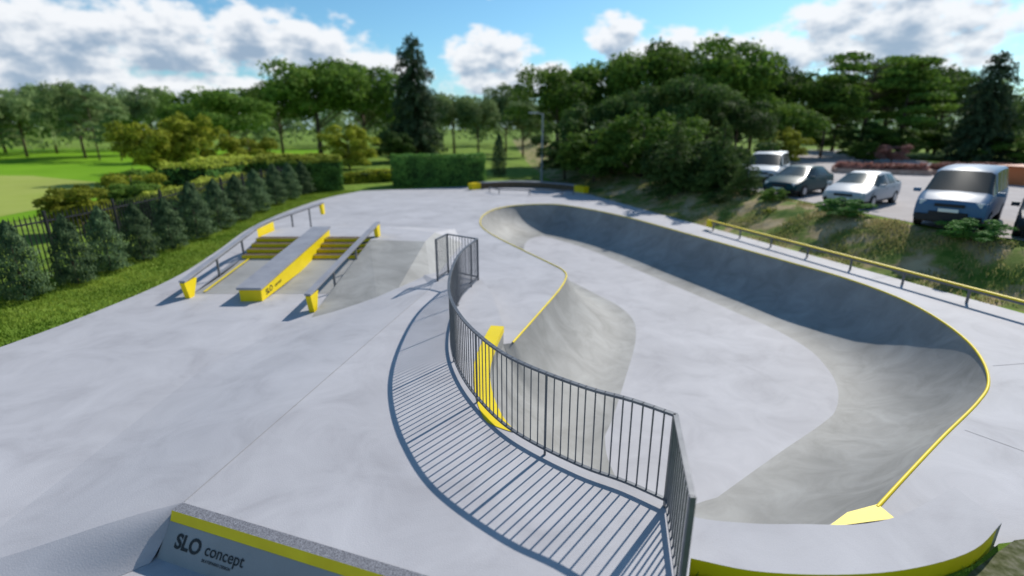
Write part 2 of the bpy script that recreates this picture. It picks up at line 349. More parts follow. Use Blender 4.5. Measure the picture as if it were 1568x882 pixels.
rail(b,[(-8.75,13.0,.50),(-9.0,18.1,1.1),(-9.02,19.0,1.12),(-8.7,23.6,1.12)],[(-8.85,14.9,0,.7),(-8.93,16.6,0,.9),(-8.9,20.6,0,1.05),(-8.8,22.2,0,1.05)])
plate(b,-8.75,13.1,13.55,0,.46,13.3); plate(b,-8.7,23.4,23.6,.6,1.07)
b.add([(-8.92,17.7,.6),(-8.92,19.0,.7),(-8.92,19.0,1.05),(-8.92,17.7,1.0)],[(0,1,2,3)],YEL)
b.obj('grind_rail_high',parent=o)
b=MB()
rail(b,[(-5.0,11.9,.5),(-4.75,16.6,1.1),(-4.72,17.9,1.22)],[(-4.92,13.6,0,.7),(-4.82,15.4,.2,.95)])
plate(b,-4.99,12.0,12.4,0,.46,12.2); plate(b,-4.73,17.6,17.9,.75,1.15)
b.obj('grind_rail_low',parent=o)

b=MB(); ra=Vector((8.85,23.0)); rb=Vector((13.3,8.2)); n=9
b.beam((*ra,.42),(*rb,.42),.08,.045,YEL); b.beam((*ra,.36),(*rb,.36),.045,.06,STEEL)
for i in range(n):
    p=ra+(rb-ra)*(i+.25)/n; b.beam((*p,0),(*p,.36),.05,.05,STEEL)
d=(rb-ra).normalized()
b.beam((*(ra),.26),(*(ra+d*.3),.26),.10,.28,YEL)
b.obj('grind_rail',bevel=.005)
b=MB(); cv=catmull([(-3.1,38.4),(-1.8,39.6),(0,40.2),(2.0,39.8),(4.0,38.2),(5.2,36.3)],.5)
for i,(p,q) in enumerate(zip(cv[:-1],cv[1:])):
    mt=YEL if i in(0,1,len(cv)-2,len(cv)-3) else TREAD
    b.beam((*p,.2),(*q,.2),.42,.40,mt,.01); b.beam((*p,.43),(*q,.43),.5,.06,LEDGE if mt!=YEL else YEL,.01)
b.obj('curved_ledge')
b=MB(); cv=[(-1.6,37.0),(-.9,35.8),(3.4,35.0),(4.2,35.4)]
for p,q in zip(cv[:-1],cv[1:]): b.beam((*p,.32),(*q,.32),.12,.07,STEEL,.03)
for p in cv+[(1.2,35.4)]: b.beam((*p,0),(*p,.3),.06,.06,STEEL)
b.obj('flat_rail')

# ------------------------------------------------------------------ terrain right
def interp(C,s):
    i=min(int(s),len(C)-2); t=s-i; return Vector(C[i]).lerp(Vector(C[i+1]),t)
b=MB(); NS=400; NJ=16; vs=[]
def emb(s,u):
    p=interp(A,s).lerp(interp(B,s),u); z=-.03+1.22*(u*u*(3-2*u))+.10*math.sin(math.pi*u)*noise.noise(Vector((p.x*.6,p.y*.6,0)))*1.5
    if 0.02<u<.98: z+=.05*noise.noise(Vector((p.x*2.3,p.y*2.3,3)))
    return (p.x,p.y,z)
for i in range(NS+1):
    for j in range(NJ+1): vs.append(emb(i*10/NS,j/NJ))
W_=NJ+1
b.add(vs,[(i*W_+j,i*W_+j+1,(i+1)*W_+j+1,(i+1)*W_+j) for i in range(NS) for j in range(NJ)],EMB)
b.obj('embankment',smooth=80)
sheet('plateau_lawn',B+[(700,200),(700,-4)],[],1.185,GRASS)
kp=[(22,-4),(18.8,8),(15.8,13.2),(14.3,17),(13.6,21.5),(12.8,26.5),(11.5,34),(14,40),(22,48),(34,66),(44,80),(52,78),(40,50),(60,48),(80,42),(80,-4)]
sheet('car_park',kp,[],1.2,ASPH)
sheet('playing_field',[(-25,33),(-21,60),(-40,110),(-300,130),(-300,-40),(-24,10)],[],-.01,FIELDA)
sheet('mown_strip',[(-26,22),(-28,40),(-46,50),(-90,52),(-300,50),(-300,-30),(-24,0)],[],.0,FIELDB)
cob=[(4.55,4.0),(5.35,4.4),(9,4.9),(9,2.5),(4.0,2.2),(3.5,3.3)]
sheet('grass_verge_near',[(1.5,3.3),(1.76,3.94),(2.28,3.80),(3.19,3.77),(3.87,3.84),(4.6,4.06),(5.15,4.36),(9,4.9),(9,1),(1.2,1)],[],.20,GRASS)
sheet('cobbled_path',cob,[],.206,PAVE)

# ------------------------------------------------------------------ foliage
def quads(C,Nr,size,seed=0,asp=.7):
    g=np.random.default_rng(seed); n=len(C)
    Nr=Nr/(np.linalg.norm(Nr,axis=1)[:,None]+1e-9)
    a=g.normal(size=(n,3)); T=np.cross(Nr,a); T/=np.linalg.norm(T,axis=1)[:,None]+1e-9; Bn=np.cross(Nr,T)
    s=size*(.6+.8*g.random(n))[:,None]
    j=lambda:(.7+.6*g.random(n))[:,None]
    Vv=np.stack([C-T*s*j(),C-Bn*s*asp*j(),C+T*s*j(),C+Bn*s*asp*j()],1).reshape(-1,3)
    return Vv
def leafmesh(name,C,Nr,size,rnd,mt,seed=0,extra=None,mt2=None):
    Vv=quads(C,Nr,size,seed); n=len(C)
    ev,ef=([],[]) if extra is None else (extra.v,extra.f)
    nv=len(Vv)+len(ev); nf=n+len(ef)
    me=bpy.data.meshes.new(name)
    allv=np.concatenate([Vv,np.array(ev,float).reshape(-1,3)])
    loops=list(range(4*n)); starts=list(range(0,4*n,4)); tot=4*n
    for f in ef:
        starts.append(tot); tot+=len(f); loops+= [i+4*n for i in f]
    me.vertices.add(nv); me.vertices.foreach_set('co',allv.ravel())
    me.loops.add(tot); me.loops.foreach_set('vertex_index',np.array(loops,dtype=np.int32))
    me.polygons.add(nf); me.polygons.foreach_set('loop_start',np.array(starts,dtype=np.int32))
    me.polygons.foreach_set('material_index',np.array([0]*n+[1]*len(ef),dtype=np.int32))
    me.update(calc_edges=True); me.validate()
    at=me.attributes.new('rnd','FLOAT','FACE')
    r_=np.concatenate([rnd,np.full(len(ef),.5)]); 
    if len(at.data)==len(r_): at.data.foreach_set('value',r_.astype(np.float32))
    me.materials.append(mt); me.materials.append(mt2 or BARK)
    return me
def lobes_leaf(lobes,n,g,shell=.8,flat=.85):
    rad=np.array([l[3] for l in lobes]); w=rad**2; w/=w.sum(); k=g.choice(len(lobes),n,p=w)
    L=np.array(lobes)[k]; d=g.normal(size=(n,3)); d/=np.linalg.norm(d,axis=1)[:,None]
    d[:,2]=np.where(d[:,2]<-.3,-d[:,2],d[:,2])
    rr=(L[:,3]*(shell+(1.12-shell)*g.random(n)))[:,None]
    C=L[:,:3]+d*rr*np.array([1,1,flat]); tone=g.random(len(lobes))[k]
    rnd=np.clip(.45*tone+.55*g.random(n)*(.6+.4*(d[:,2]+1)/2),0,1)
    Nr=d+g.normal(size=(n,3))*.45
    return C,Nr,rnd
def trunk(g,h=.5,r=.02,limbs=6,top=.75,spread=.28):
    m=MB(); m.cyl((0,0,-.02),(0.01,0,h),r,r*.6,BARK,8); m.cyl((0.01,0,h),(0,.01,top),r*.6,r*.2,BARK,6)
    for i in range(limbs):
        a=g.random()*6.28; z=h*(.5+.6*g.random()); l=spread*(.6+.5*g.random())
        m.cyl((0,0,z),(math.cos(a)*l,math.sin(a)*l,z+l*.9),r*.45,r*.12,BARK,5)
    return m
def decid(name,seed,mt,n=11000,cz=.6,rad=(.5,.5,.4),nl=42,size=.014,low=False,lr=(.09,.19)):
    g=np.random.default_rng(seed); lobes=[]
    while len(lobes)<nl:
        d=g.normal(size=3); d/=np.linalg.norm(d)
        if d[2]<-.55 and not low: continue
        q=.35+.5*g.random(); R_=lr[0]+(lr[1]-lr[0])*g.random()
        p=np.array([d[0]*rad[0],d[1]*rad[1],d[2]*rad[2]])*q
        lobes.append((p[0],p[1],max(cz+p[2],.1 if low else .2),R_*.8))
    C,Nr,rnd=lobes_leaf(lobes,n,g)
    C2=C[:n//12]*np.array([1.06,1.06,1.03]); Nr2=g.normal(size=C2.shape)
    C=np.concatenate([C,C2]);Nr=np.concatenate([Nr,Nr2]);rnd=np.concatenate([rnd,rnd[:n//12]])
    C[:,2]=np.maximum(C[:,2],.01)
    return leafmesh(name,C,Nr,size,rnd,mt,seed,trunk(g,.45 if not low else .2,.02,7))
def conifer(name,seed,mt,n=12000,wid=.5,tiers=22,size=.012,base=.08,powr=.8,droop=.12):
    g=np.random.default_rng(seed)
    br=[]
    for t in range(tiers):
        z=base+(1-base)*(t/tiers); rr=wid*(1-(z-base)/(1-base))**powr*(.8+.35*g.random())+.015
        for k in range(max(4,int(5+11*rr/wid))):
            a=g.random()*6.28; br.append((z+g.normal()*.01,a,rr*(.7+.4*g.random())))
    w=np.array([q[2] for q in br])+.02; w/=w.sum(); K=g.choice(len(br),n,p=w); Bq=np.array(br)[K]
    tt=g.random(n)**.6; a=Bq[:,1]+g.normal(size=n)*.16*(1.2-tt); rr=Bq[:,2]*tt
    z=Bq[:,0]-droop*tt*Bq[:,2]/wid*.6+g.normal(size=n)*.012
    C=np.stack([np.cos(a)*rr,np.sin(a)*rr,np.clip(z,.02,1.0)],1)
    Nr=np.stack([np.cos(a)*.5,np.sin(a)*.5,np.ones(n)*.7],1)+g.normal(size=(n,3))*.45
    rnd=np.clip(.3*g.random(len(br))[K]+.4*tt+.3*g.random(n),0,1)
    m=MB(); m.cyl((0,0,-.02),(0,0,.97),.018,.003,BARK,8)
    return leafmesh(name,C,Nr,size,rnd,mt,seed,m)
def pine(name,seed,mt,n=9000,size=.014):
    g=np.random.default_rng(seed); lobes=[]
    for i in range(26):
        z=.35+.6*g.random(); a=g.random()*6.28; q=(.42*(1.25-z))*(.5+.6*g.random())+.04
        lobes.append((math.cos(a)*q,math.sin(a)*q,z,.09+.08*g.random()))
    C,Nr,rnd=lobes_leaf(lobes,n,g,.5,.38)
    m=MB(); m.cyl((0,0,-.02),(.01,0,.9),.018,.006,BARK,8)
    for l in lobes: m.cyl((0,0,l[2]-.05),(l[0],l[1],l[2]),.006,.003,BARK,5)
    return leafmesh(name,C,Nr,size,rnd,mt,seed,m)
def column(name,seed,mt,n=6500,size=.021):
    g=np.random.default_rng(seed); z=.03+.97*g.random(n)**1.05; a=g.random(n)*6.28
    prof=np.interp(z,[0,.08,.25,.5,.75,.92,1],[.36,.48,.52,.44,.29,.13,.03])
    bump=1+.15*np.sin(a*3+z*14+seed)+.12*np.sin(a*5-z*23)+.12*np.sin(z*38+a*2)
    rr=prof*bump*(.72+.36*g.random(n)); C=np.stack([np.cos(a)*rr,np.sin(a)*rr,z],1)
    Nr=np.stack([np.cos(a),np.sin(a),np.full(n,.6)],1)+g.normal(size=(n,3))*.55
    m=MB(); m.cyl((0,0,-.03),(0,0,.9),.05,.01,BARK,6)
    rnd=np.clip((bump-.75)*1.2+.5*g.random(n)-.1,0,1)
    return leafmesh(name,C,Nr,size,rnd,mt,seed,m)
def put(me,name,x,y,h,w,z=0,rz=None,mt=None):
    o=bpy.data.objects.new(name,me); S.collection.objects.link(o); o.location=(x,y,z); o.scale=(w,w*random.uniform(.92,1.08),h)
    o.rotation_euler=(0,0,random.random()*6.28 if rz is None else rz)
    if mt: o.material_slots[0].link='OBJECT'; o.material_slots[0].material=mt
    return o
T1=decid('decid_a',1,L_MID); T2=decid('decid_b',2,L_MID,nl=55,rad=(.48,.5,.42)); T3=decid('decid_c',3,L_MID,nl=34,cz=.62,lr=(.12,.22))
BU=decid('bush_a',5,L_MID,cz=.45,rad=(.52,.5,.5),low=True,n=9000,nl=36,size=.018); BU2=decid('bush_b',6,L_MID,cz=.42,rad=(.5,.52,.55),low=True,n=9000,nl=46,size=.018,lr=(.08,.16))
C1=conifer('conifer_a',11,L_CON); C2=conifer('conifer_b',12,L_CON,wid=.5,powr=.42,tiers=30,droop=.2,n=20000,size=.015)
PN=pine('pine_a',21,L_DARK); PN2=pine('pine_b',22,L_DARK)
CO=[column('col%d'%i,30+i,L_COL) for i in range(3)]
d2x=lambda u,d:(u-784)/784*d
def tr(kind,u,d,ytop,w,name,mt=None,zb=0):
    h=4.4+(195-ytop)/784*d-zb
    return put(kind,name,d2x(u,d),d*.985,h,w,zb,mt=mt)
for u,d,yt,w in [(-60,85,140,13),(10,80,142,11),(75,84,140,11),(160,80,132,11),(215,88,142,10),(120,95,135,12),(45,98,140,13),(265,92,138,11)]:
    tr(random.choice([T1,T2,PN2]),u,d,yt,w,'deciduous_tree',L_FAR_HAZE)
for u,d,yt,w in [(30,78,158,6),(180,76,145,6),(212,74,165,5)]: tr(PN,u,d,yt,w,'pine_tree',L_FAR_HAZE)
tr(BU,262,46,165,6.8,'yellow_green_tree',L_LIGHT); tr(BU2,318,48,165,6.5,'yellow_green_tree',L_LIGHT)
tr(T3,375,60,148,11,'deciduous_tree',L_MID); tr(BU,400,52,195,6,'yellow_green_tree',L_LIGHT); tr(T1,330,75,145,11,'deciduous_tree',L_MID)
tr(T2,505,85,96,20,'deciduous_tree',L_MID); tr(T1,570,88,108,15,'deciduous_tree',L_MID); tr(T3,450,90,135,13,'deciduous_tree',L_MID)
tr(C2,645,75,72,9.0,'conifer_tree',L_CON)
tr(BU2,545,60,183,7.2,'yellow_green_tree',L_LIGHT)
tr(BU,610,70,190,7,'shrub',L_DARK)
for u,d,yt,w in [(700,95,145,12),(735,90,150,10),(775,98,135,11),(800,85,152,9),(610,95,150,12)]: tr(random.choice([T1,T2]),u,d,yt,w,'deciduous_tree',L_FAR_HAZE)
put(CO[0],'columnar_tree',-1.2,49,3.9,1.3,0)
for u,d,yt,w,mt in [(862,45,190,6.0,L_DARK),(905,41,182,7,L_MID),(975,38,160,7.5,L_MID),(1030,33.5,192,5.6,L_DARK),(1085,30,202,4.6,L_DARK),(940,44,165,8,L_DARK),(1010,42,160,7.5,L_MID),(890,50,150,8,L_DARK),(1110,34,195,5,L_DARK)]:
    tr(random.choice([BU,BU2]),u,d,yt,w,'shrub',mt,zb=.3)
put(C1,'conifer_shrub',11.4,28.6,4.2,3.6,.7,mt=L_DARK); put(C1,'conifer_shrub',9.6,30.9,4.6,4.2,.4,mt=L_DARK); put(C1,'conifer_shrub',12.0,26.6,2.4,2.4,.9,mt=L_DARK)
for u,d,yt,w,mt,k in [(850,62,112,13,L_MID,T1),(910,66,95,14,L_MID,T2),(985,60,88,13,L_MID,T3),(1065,60,76,15,L_MID,T1),(1130,66,92,12,L_DARK,T2),(960,52,135,9,L_DARK,T2),(1040,50,130,9,L_DARK,T3),(1110,48,155,8,L_DARK,T1),(1165,56,155,9,L_MID,T2),(1200,62,125,11,L_MID,T3)]:
    tr(k,u,d,yt,w,'deciduous_tree',mt,zb=.5)
for u,d,yt,w,k,mt in [(1235,60,125,9,PN,L_MID),(1290,62,90,14,PN2,L_MID),(1345,60,105,11,PN,L_MID),(1400,66,128,12,PN2,L_MID),(1320,70,95,13,T2,L_DARK),(1250,76,130,13,T1,L_FAR_HAZE),(1390,74,120,13,T3,L_MID)]:
    tr(k,u,d,yt,w,'pine_tree' if k in(PN,PN2) else 'deciduous_tree',mt,zb=1.2)
tr(C2,1462,52,93,6.0,'conifer_tree',L_CON,1.2)
for u,d,yt,w,k,mt in [(1420,58,176,8,BU,L_MID),(1500,58,155,9,T1,L_DARK),(1545,60,150,10,T2,L_MID),(1600,58,140,11,T1,L_DARK),(1660,56,130,11,T3,L_DARK),(1520,50,196,7,BU2,L_MID),(1350,58,184,8,BU,L_MID),(1290,60,182,7,BU2,L_DARK),(1570,50,200,5,BU,L_LIGHT),(1175,50,190,5,BU2,L_LIGHT),(1340,50,212,3.4,BU,L_PINK),(1300,52,210,3.2,BU2,L_MID),(1230,78,190,7,BU,L_MID)]:
    tr(k,u,d,yt,w,'shrub' if k in(BU,BU2) else 'deciduous_tree',mt,zb=1.2)
for x,y,h,w,mt in [(12.9,19.9,.9,2.0,L_HEDGE),(14.1,15.4,.85,1.9,L_HEDGE),(15.3,14.0,.6,1.2,L_HEDGE),(12.3,24.2,.8,1.5,L_MID),(11.6,22.8,.4,.9,L_LIGHT),(10.6,26.4,.6,1.4,L_DARK)]: put(BU2,'low_shrub',x,y,h,w,1.0 if x>12 else .6,mt=mt)
for x,y,h,w,mt in [(-18.8,22.2,2.5,3.4,L_LIGHT),(-18.6,25.5,2.3,3.4,L_MID),(-20.5,28,2.6,3.8,L_LIGHT),(-21,31.5,2.6,4.0,L_MID)]: put(BU,'shrub',x,y,h,w,0,mt=mt)
colp=[(-13.4,11.7),(-13.1,13.1),(-12.85,14.5),(-12.9,15.9),(-12.9,17.4),(-12.95,19.1),(-13.1,21),(-13.3,23.1),(-13.6,25.5),(-13.9,28.1),(-14.1,30.8),(-14.3,33.4),(-14.4,35.8)]
for i,(x,y) in enumerate(colp): put(CO[i%3],'conifer_shrub',x,y,1.9+.25*random.random()+(.25 if y>20 else 0),.92+.1*random.random()+(.25 if y>20 else 0),.02)
def hedge(name,path,w,h,n,size,mt,mtop=None,seed=0,amp=.12,z0=0,stone=False):
    g=np.random.default_rng(seed); P_=np.array(path,float); seg=np.linalg.norm(np.diff(P_,axis=0),axis=1); cs=np.concatenate([[0],np.cumsum(seg)]); Lt=cs[-1]
    s=g.random(n)*Lt; i=np.clip(np.searchsorted(cs,s)-1,0,len(seg)-1); t=(s-cs[i])/seg[i]; c=P_[i]+(P_[i+1]-P_[i])*t[:,None]
    d=(P_[i+1]-P_[i])/seg[i][:,None]; nr=np.stack([-d[:,1],d[:,0]],1)
    per=w+2*h; q=g.random(n)*per; off=np.zeros(n);z=np.zeros(n);N_=np.zeros((n,3))
    L_=q<h; T_=(q>=h)&(q<h+w); R_=q>=h+w
    off[L_]=w/2; z[L_]=q[L_]; N_[L_,:2]=nr[L_]; off[T_]=w/2-(q[T_]-h); z[T_]=h; N_[T_,2]=1; off[R_]=-w/2; z[R_]=per-q[R_]; N_[R_,:2]=-nr[R_]
    en=g.random(n)<.06; e1=en&(g.random(n)<.5); 
    for e,pt,dd in((e1,P_[0],-(P_[1]-P_[0])),(en&~e1,P_[-1],P_[-1]-P_[-2])):
        k=e.sum(); c[e]=pt; off[e]=(g.random(k)-.5)*w; z[e]=g.random(k)*h; N_[e]=np.array([*dd,0])/np.linalg.norm(dd)
    bump=np.array([noise.noise(Vector((a*.9,b_*.9,zz*1.1)))+.5*noise.noise(Vector((a*2.6,b_*2.6,zz*2.6))) for a,b_,zz in zip(c[:,0]+off,c[:,1],z)])
    C=np.stack([c[:,0]+nr[:,0]*off,c[:,1]+nr[:,1]*off,z],1)+N_*(bump*amp+g.normal(size=n)*.03)[:,None]
    sh=(z>h*.85)&(np.abs(off)>w*.4); C[sh,2]-=.1
    C[:,2]=np.maximum(C[:,2],.34 if stone else .0)
    rnd=np.clip(.45+bump*.6+(g.random(n)-.5)*.5,0,1)
    me=leafmesh(name,C,N_+g.normal(size=(n,3))*.45,size,rnd,mt,seed,None,mtop or mt)
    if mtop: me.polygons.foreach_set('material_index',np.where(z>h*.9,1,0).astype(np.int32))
    o=bpy.data.objects.new(name,me); S.collection.objects.link(o); o.location.z=z0
    bx=MB()
    for p,q in zip(path[:-1],path[1:]):
        if stone: bx.beam((*p,.17),(*q,.17),w+.35,.34,STONE,.25)
        else: bx.beam((*p,h*.46),(*q,h*.46),w*.9,h*.88,L_DARK,-.1)
    bx.obj('kerb' if stone else 'core',parent=o)
    return o
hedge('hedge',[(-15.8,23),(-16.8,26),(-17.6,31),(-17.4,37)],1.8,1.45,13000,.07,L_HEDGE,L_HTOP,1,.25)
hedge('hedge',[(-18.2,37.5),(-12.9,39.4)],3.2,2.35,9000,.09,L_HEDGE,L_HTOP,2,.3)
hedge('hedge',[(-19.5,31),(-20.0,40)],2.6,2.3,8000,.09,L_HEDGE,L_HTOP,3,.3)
hedge('hedge',[(-9.4,41.5),(-2.2,42)],2.0,2.3,10000,.08,L_HEDGE,None,4,.18)
hedge('low_hedge',[(-14.0,43),(-9.5,46)],1.6,.8,3000,.1,L_LIGHT,None,5,.3)
hedge('flower_bed',[(24.5,39.5),(29.3,37.3)],1.8,.65,5000,.09,L_PINK,L_PINK,6,.25,1.2,True)
hedge('flower_bed',[(30.3,37.8),(34.6,35.4)],2,.7,4000,.09,L_PINK,L_PINK,7,.25,1.2,True)
g=np.random.default_rng(77); lob=[]
for az in np.arange(-65,66,1.1):
    a=math.radians(az+g.normal()*.4); d=118+g.random()*45; hh=8+g.random()*5
    for k in range(4):
        zz=hh*(.3+.25*k)*.8; lob.append((math.sin(a)*d+g.normal()*1.5,math.cos(a)*d,zz,3.2-.4*k+g.random()))
C,Nr,rnd=lobes_leaf(lob,52000,g,.8,.9)
me=leafmesh('distant_woodland',C,Nr,.42,rnd,L_FAR_HAZE,5); o=bpy.data.objects.new('distant_woodland',me); S.collection.objects.link(o)
def blades(name,P_,h,mt,seed,w=.012):
    g=np.random.default_rng(seed); n=len(P_); a=g.random(n)*6.28; hh=h*(.4+.9*g.random(n)); wd=w*(.7+.8*g.random(n))
    dx=np.cos(a)*wd; dy=np.sin(a)*wd; ln=g.normal(size=(n,2))*.35*hh[:,None]
    z=P_[:,2]
    v=np.stack([np.stack([P_[:,0]-dx,P_[:,1]-dy,z],1),np.stack([P_[:,0]+dx,P_[:,1]+dy,z],1),np.stack([P_[:,0]+ln[:,0]+dx*.3,P_[:,1]+ln[:,1]+dy*.3,z+hh],1),np.stack([P_[:,0]+ln[:,0]-dx*.3,P_[:,1]+ln[:,1]-dy*.3,z+hh],1)],1).reshape(-1,3)
    me=bpy.data.meshes.new(name); me.vertices.add(4*n); me.vertices.foreach_set('co',v.ravel()); me.loops.add(4*n); me.loops.foreach_set('vertex_index',np.arange(4*n,dtype=np.int32)); me.polygons.add(n); me.polygons.foreach_set('loop_start',np.arange(0,4*n,4,dtype=np.int32)); me.update(calc_edges=True)
    at=me.attributes.new('rnd','FLOAT','FACE'); 
    r_=np.clip(.5+.7*np.array([noise.noise(Vector((p[0]*.7,p[1]*.7,0))) for p in P_])+(g.random(n)-.5)*.5,0,1); at.data.foreach_set('value',r_.astype(np.float32))
    me.materials.append(mt); o=bpy.data.objects.new(name,me); S.collection.objects.link(o)
g=np.random.default_rng(9)
q=np.stack([-14.6+4.6*g.random(55000),6+32*g.random(55000)],1); q=q[~inside(q,slab)]
blades('grass_verge',np.column_stack([q,np.full(len(q),-.03)]),.07,G_BL,1,.012)
sp=[]
for i in range(46000):
    s=.8+6.2*g.random(); u=g.random()**.9; 
    p=emb(s,u); 
    if noise.noise(Vector((p[0]*.8,p[1]*.8,7)))+.12>g.random()*.7-.1: sp.append(p)
blades('grass_bank_tufts',np.array(sp),.10,G_DRY,2,.014)
q=np.stack([1.6+3.2*g.random(7000),1.5+3*g.random(7000)],1); q=q[~inside(q,slab)&~inside(q,pl)]; q=q[~inside(q,cob)]
blades('grass_edge',np.column_stack([q,np.full(len(q),.2)]),.05,G_BL,3,.006)

b=MB(); path=catmull([(-14.6,7),(-14.2,12),(-13.8,16),(-13.9,20),(-14.4,25),(-15.0,31),(-15.3,36.5)],.15)
for i,(p,q) in enumerate(zip(path[:-1],path[1:])):
    b.beam((*p,1.75),(*q,1.75),.04,.04,BLACK,.003); b.beam((*p,.25),(*q,.25),.03,.03,BLACK,.003)
    if i%18==0: b.beam((*p,0),(*p,2.05),.07,.07,BLACK)
    else:
        b.beam((*p,.1),(*p,1.9),.024,.024,BLACK); b.cyl((*p,1.9),(*p,2.02),.022,.001,BLACK,4,False)
b.obj('iron_fence')
b=MB(); b.cyl((2.5,44,0),(2.5,44,1.2),.12,.11,LAMPM); b.cyl((2.5,44,1.2),(2.5,44,5.5),.08,.055,LAMPM); b.cyl((2.5,44,5.45),(1.95,44,5.55),.04,.035,LAMPM); b.box((1.75,44,5.55),(.8,.3,.12),LAMPM); b.box((1.75,44,5.48),(.5,.2,.03),LAMP)
b.obj('street_lamp',smooth=40)
b=MB(); b.box((30.4,30.8,1.7),(2.6,1.6,1.0),paint('orange',(.55,.17,.06),.6),.2); b.box((30.4,30.8,2.22),(2.8,1.8,.1),paint('orange2',(.42,.12,.04),.6),.2)
for k in range(5): b.box((29.4+k*.5,30.05+k*.1,1.7),(.08,.12,.9),paint('orange3',(.4,.1,.03),.6),.2)
b.obj('orange_skip')

# ------------------------------------------------------------------ vehicles
def vehicle(name,x,y,heading,st,col,wx,wr,wy,z=1.2,van=False,zs=1.0):
    root=bpy.data.objects.new(name,None); S.collection.objects.link(root)
    body=paint(name+'_paint',col,.42,0,.12); b=MB(); vs=[]
    for (X,zb,w,zl,zr,wrf,k) in st:
        half=[(0,zb),(w*.9,zb),(w*.99,zb+.12),(w,zl*.55+zb*.45),(w*.985,zl-.06),(w*.95,zl),(wrf+.02,zr-.07 if zr-zl>.2 else zr-.03),(wrf*.88,zr),(0,zr+.025)]
        vs+= [(X,yy,zz) for yy,zz in half]+[(X,-yy,zz) for yy,zz in half[-2:0:-1]]
    n=16; fb=[];fg=[];ft=[]
    for i in range(len(st)-1):
        kind=st[i+1][6]
        for j in range(n):
            f=(i*n+j,i*n+(j+1)%n,(i+1)*n+(j+1)%n,(i+1)*n+j); js=j if j<8 else 15-j
            if kind=='ws' and js in(6,7): fg.append(f)
            elif kind in('side','ws') and js==5: fg.append(f)
            elif js in(0,1): ft.append(f)
            else: fb.append(f)
    fb+=[tuple(range(n)),tuple(range((len(st)-1)*n,len(st)*n))[::-1]]
    b.add(vs,fb,body); o_=len(b.v)-len(vs)
    for fs,mt in((fg,GLASS),(ft,TRIM)):
        k=b.mi(mt)
        for f in fs: b.f.append([q+o_ for q in f]); b.m.append(k)
    b.obj('body',smooth=32,parent=root)
    Lf=st[0][0]; b=MB()
    for sx in wx:
        for sy in(-1,1):
            b.cyl((sx,sy*(wy-.02),wr+.05),(sx,sy*(wy+.012),wr+.05),wr+.07,wr+.07,TRIM,20)
            b.cyl((sx,sy*(wy-.16),wr),(sx,sy*(wy+.03),wr),wr,wr*.97,TYRE,20); b.cyl((sx,sy*(wy+.02),wr),(sx,sy*(wy+.04),wr),wr*.62,wr*.6,ALLOY,10)
    b.obj('wheels',parent=root,smooth=40)
    b=MB(); hz=st[1][3]; hw=st[1][2]
    for sy in(-1,1):
        b.box((Lf-.16,sy*(hw*.74),hz-.02),(.22,hw*.36,.15),LAMP,-sy*.35)
        b.box((Lf-.06,sy*(hw*.66),hz-.36),(.1,.2,.09),TRIM)
        b.box((st[3][0]-.1,sy*(wy+.14),st[3][3]+.06),(.12,.2,.13),body)
        b.box((-abs(st[-2][0])-.0,sy*(hw*.85),.8),(.1,.14,.3),paint('tail',(.35,.02,.02),.3))
        for dx in (.15,-.75): b.box((dx,sy*(wy+.075),st[4][3]-.14),(.16,.02,.03),TRIM)
    b.box((Lf+.0,0,hz-.08),(.07,hw*.85,.10),TRIM); b.box((Lf+.0,0,hz-.36),(.09,hw*1.1,.14),TRIM); b.box((Lf+.055,0,hz-.24),(.02,.52,.11),PLATE)
    if van: b.box((Lf-.1,0,.42),(.32,1.7,.22),TRIM)
    b.obj('trim',parent=root,bevel=.01)
    root.location=(x,y,z+.003); root.rotation_euler=(0,0,math.atan2(heading[1],heading[0])); root.scale=(1,1,zs)
hatch=[(2.12,.38,.62,.60,.63,.52,'h'),(2.05,.26,.80,.68,.73,.62,'h'),(1.6,.22,.87,.84,.91,.70,'h'),(1.05,.22,.89,.92,1.00,.74,'h'),(.30,.22,.89,.95,1.42,.60,'ws'),(-.20,.22,.89,.96,1.48,.60,'side'),(-.29,.22,.89,.96,1.48,.60,'p'),(-1.15,.22,.89,.98,1.44,.58,'side'),(-1.28,.22,.89,.99,1.42,.57,'p'),(-1.9,.28,.86,1.0,1.08,.62,'ws'),(-2.08,.34,.82,.9,.95,.6,'h'),(-2.14,.45,.7,.75,.8,.55,'h')]
vanst=[(2.38,.40,.78,.80,.84,.66,'h'),(2.30,.26,.90,.92,.99,.76,'h'),(1.9,.25,.94,1.08,1.16,.82,'h'),(1.62,.25,.95,1.16,1.24,.84,'h'),(.85,.25,.95,1.18,1.86,.74,'ws'),(.62,.25,.95,1.18,1.92,.76,'p'),(-.15,.25,.95,1.18,1.96,.77,'side'),(-.25,.25,.95,1.18,1.96,.77,'p'),(-1.1,.25,.95,1.18,1.96,.77,'side'),(-1.2,.25,.95,1.18,1.96,.77,'p'),(-2.1,.25,.95,1.18,1.94,.77,'side'),(-2.34,.3,.94,1.16,1.88,.75,'p'),(-2.40,.4,.9,1.1,1.75,.72,'h')]
H=(-.78,-.62)
vehicle('parked_van',15.75,18.0,(-.74,-.67),vanst,(.085,.16,.27),(1.45,-1.5),.34,.93,van=True,zs=.97)
vehicle('parked_car',15.3,22.6,H,hatch,(.44,.46,.49),(1.32,-1.3),.31,.86,zs=.93)
vehicle('parked_car',14.5,26.3,H,hatch,(.012,.05,.06),(1.32,-1.3),.31,.86,zs=.93)
vehicle('parked_car',17.1,16.0,(-.7,-.7),hatch,(.02,.03,.045),(1.32,-1.3),.31,.86,zs=.95)
vehicle('parked_van',15.2,31.2,(-.55,-.83),vanst,(.64,.66,.68),(1.45,-1.5),.34,.93,van=True,zs=.93)

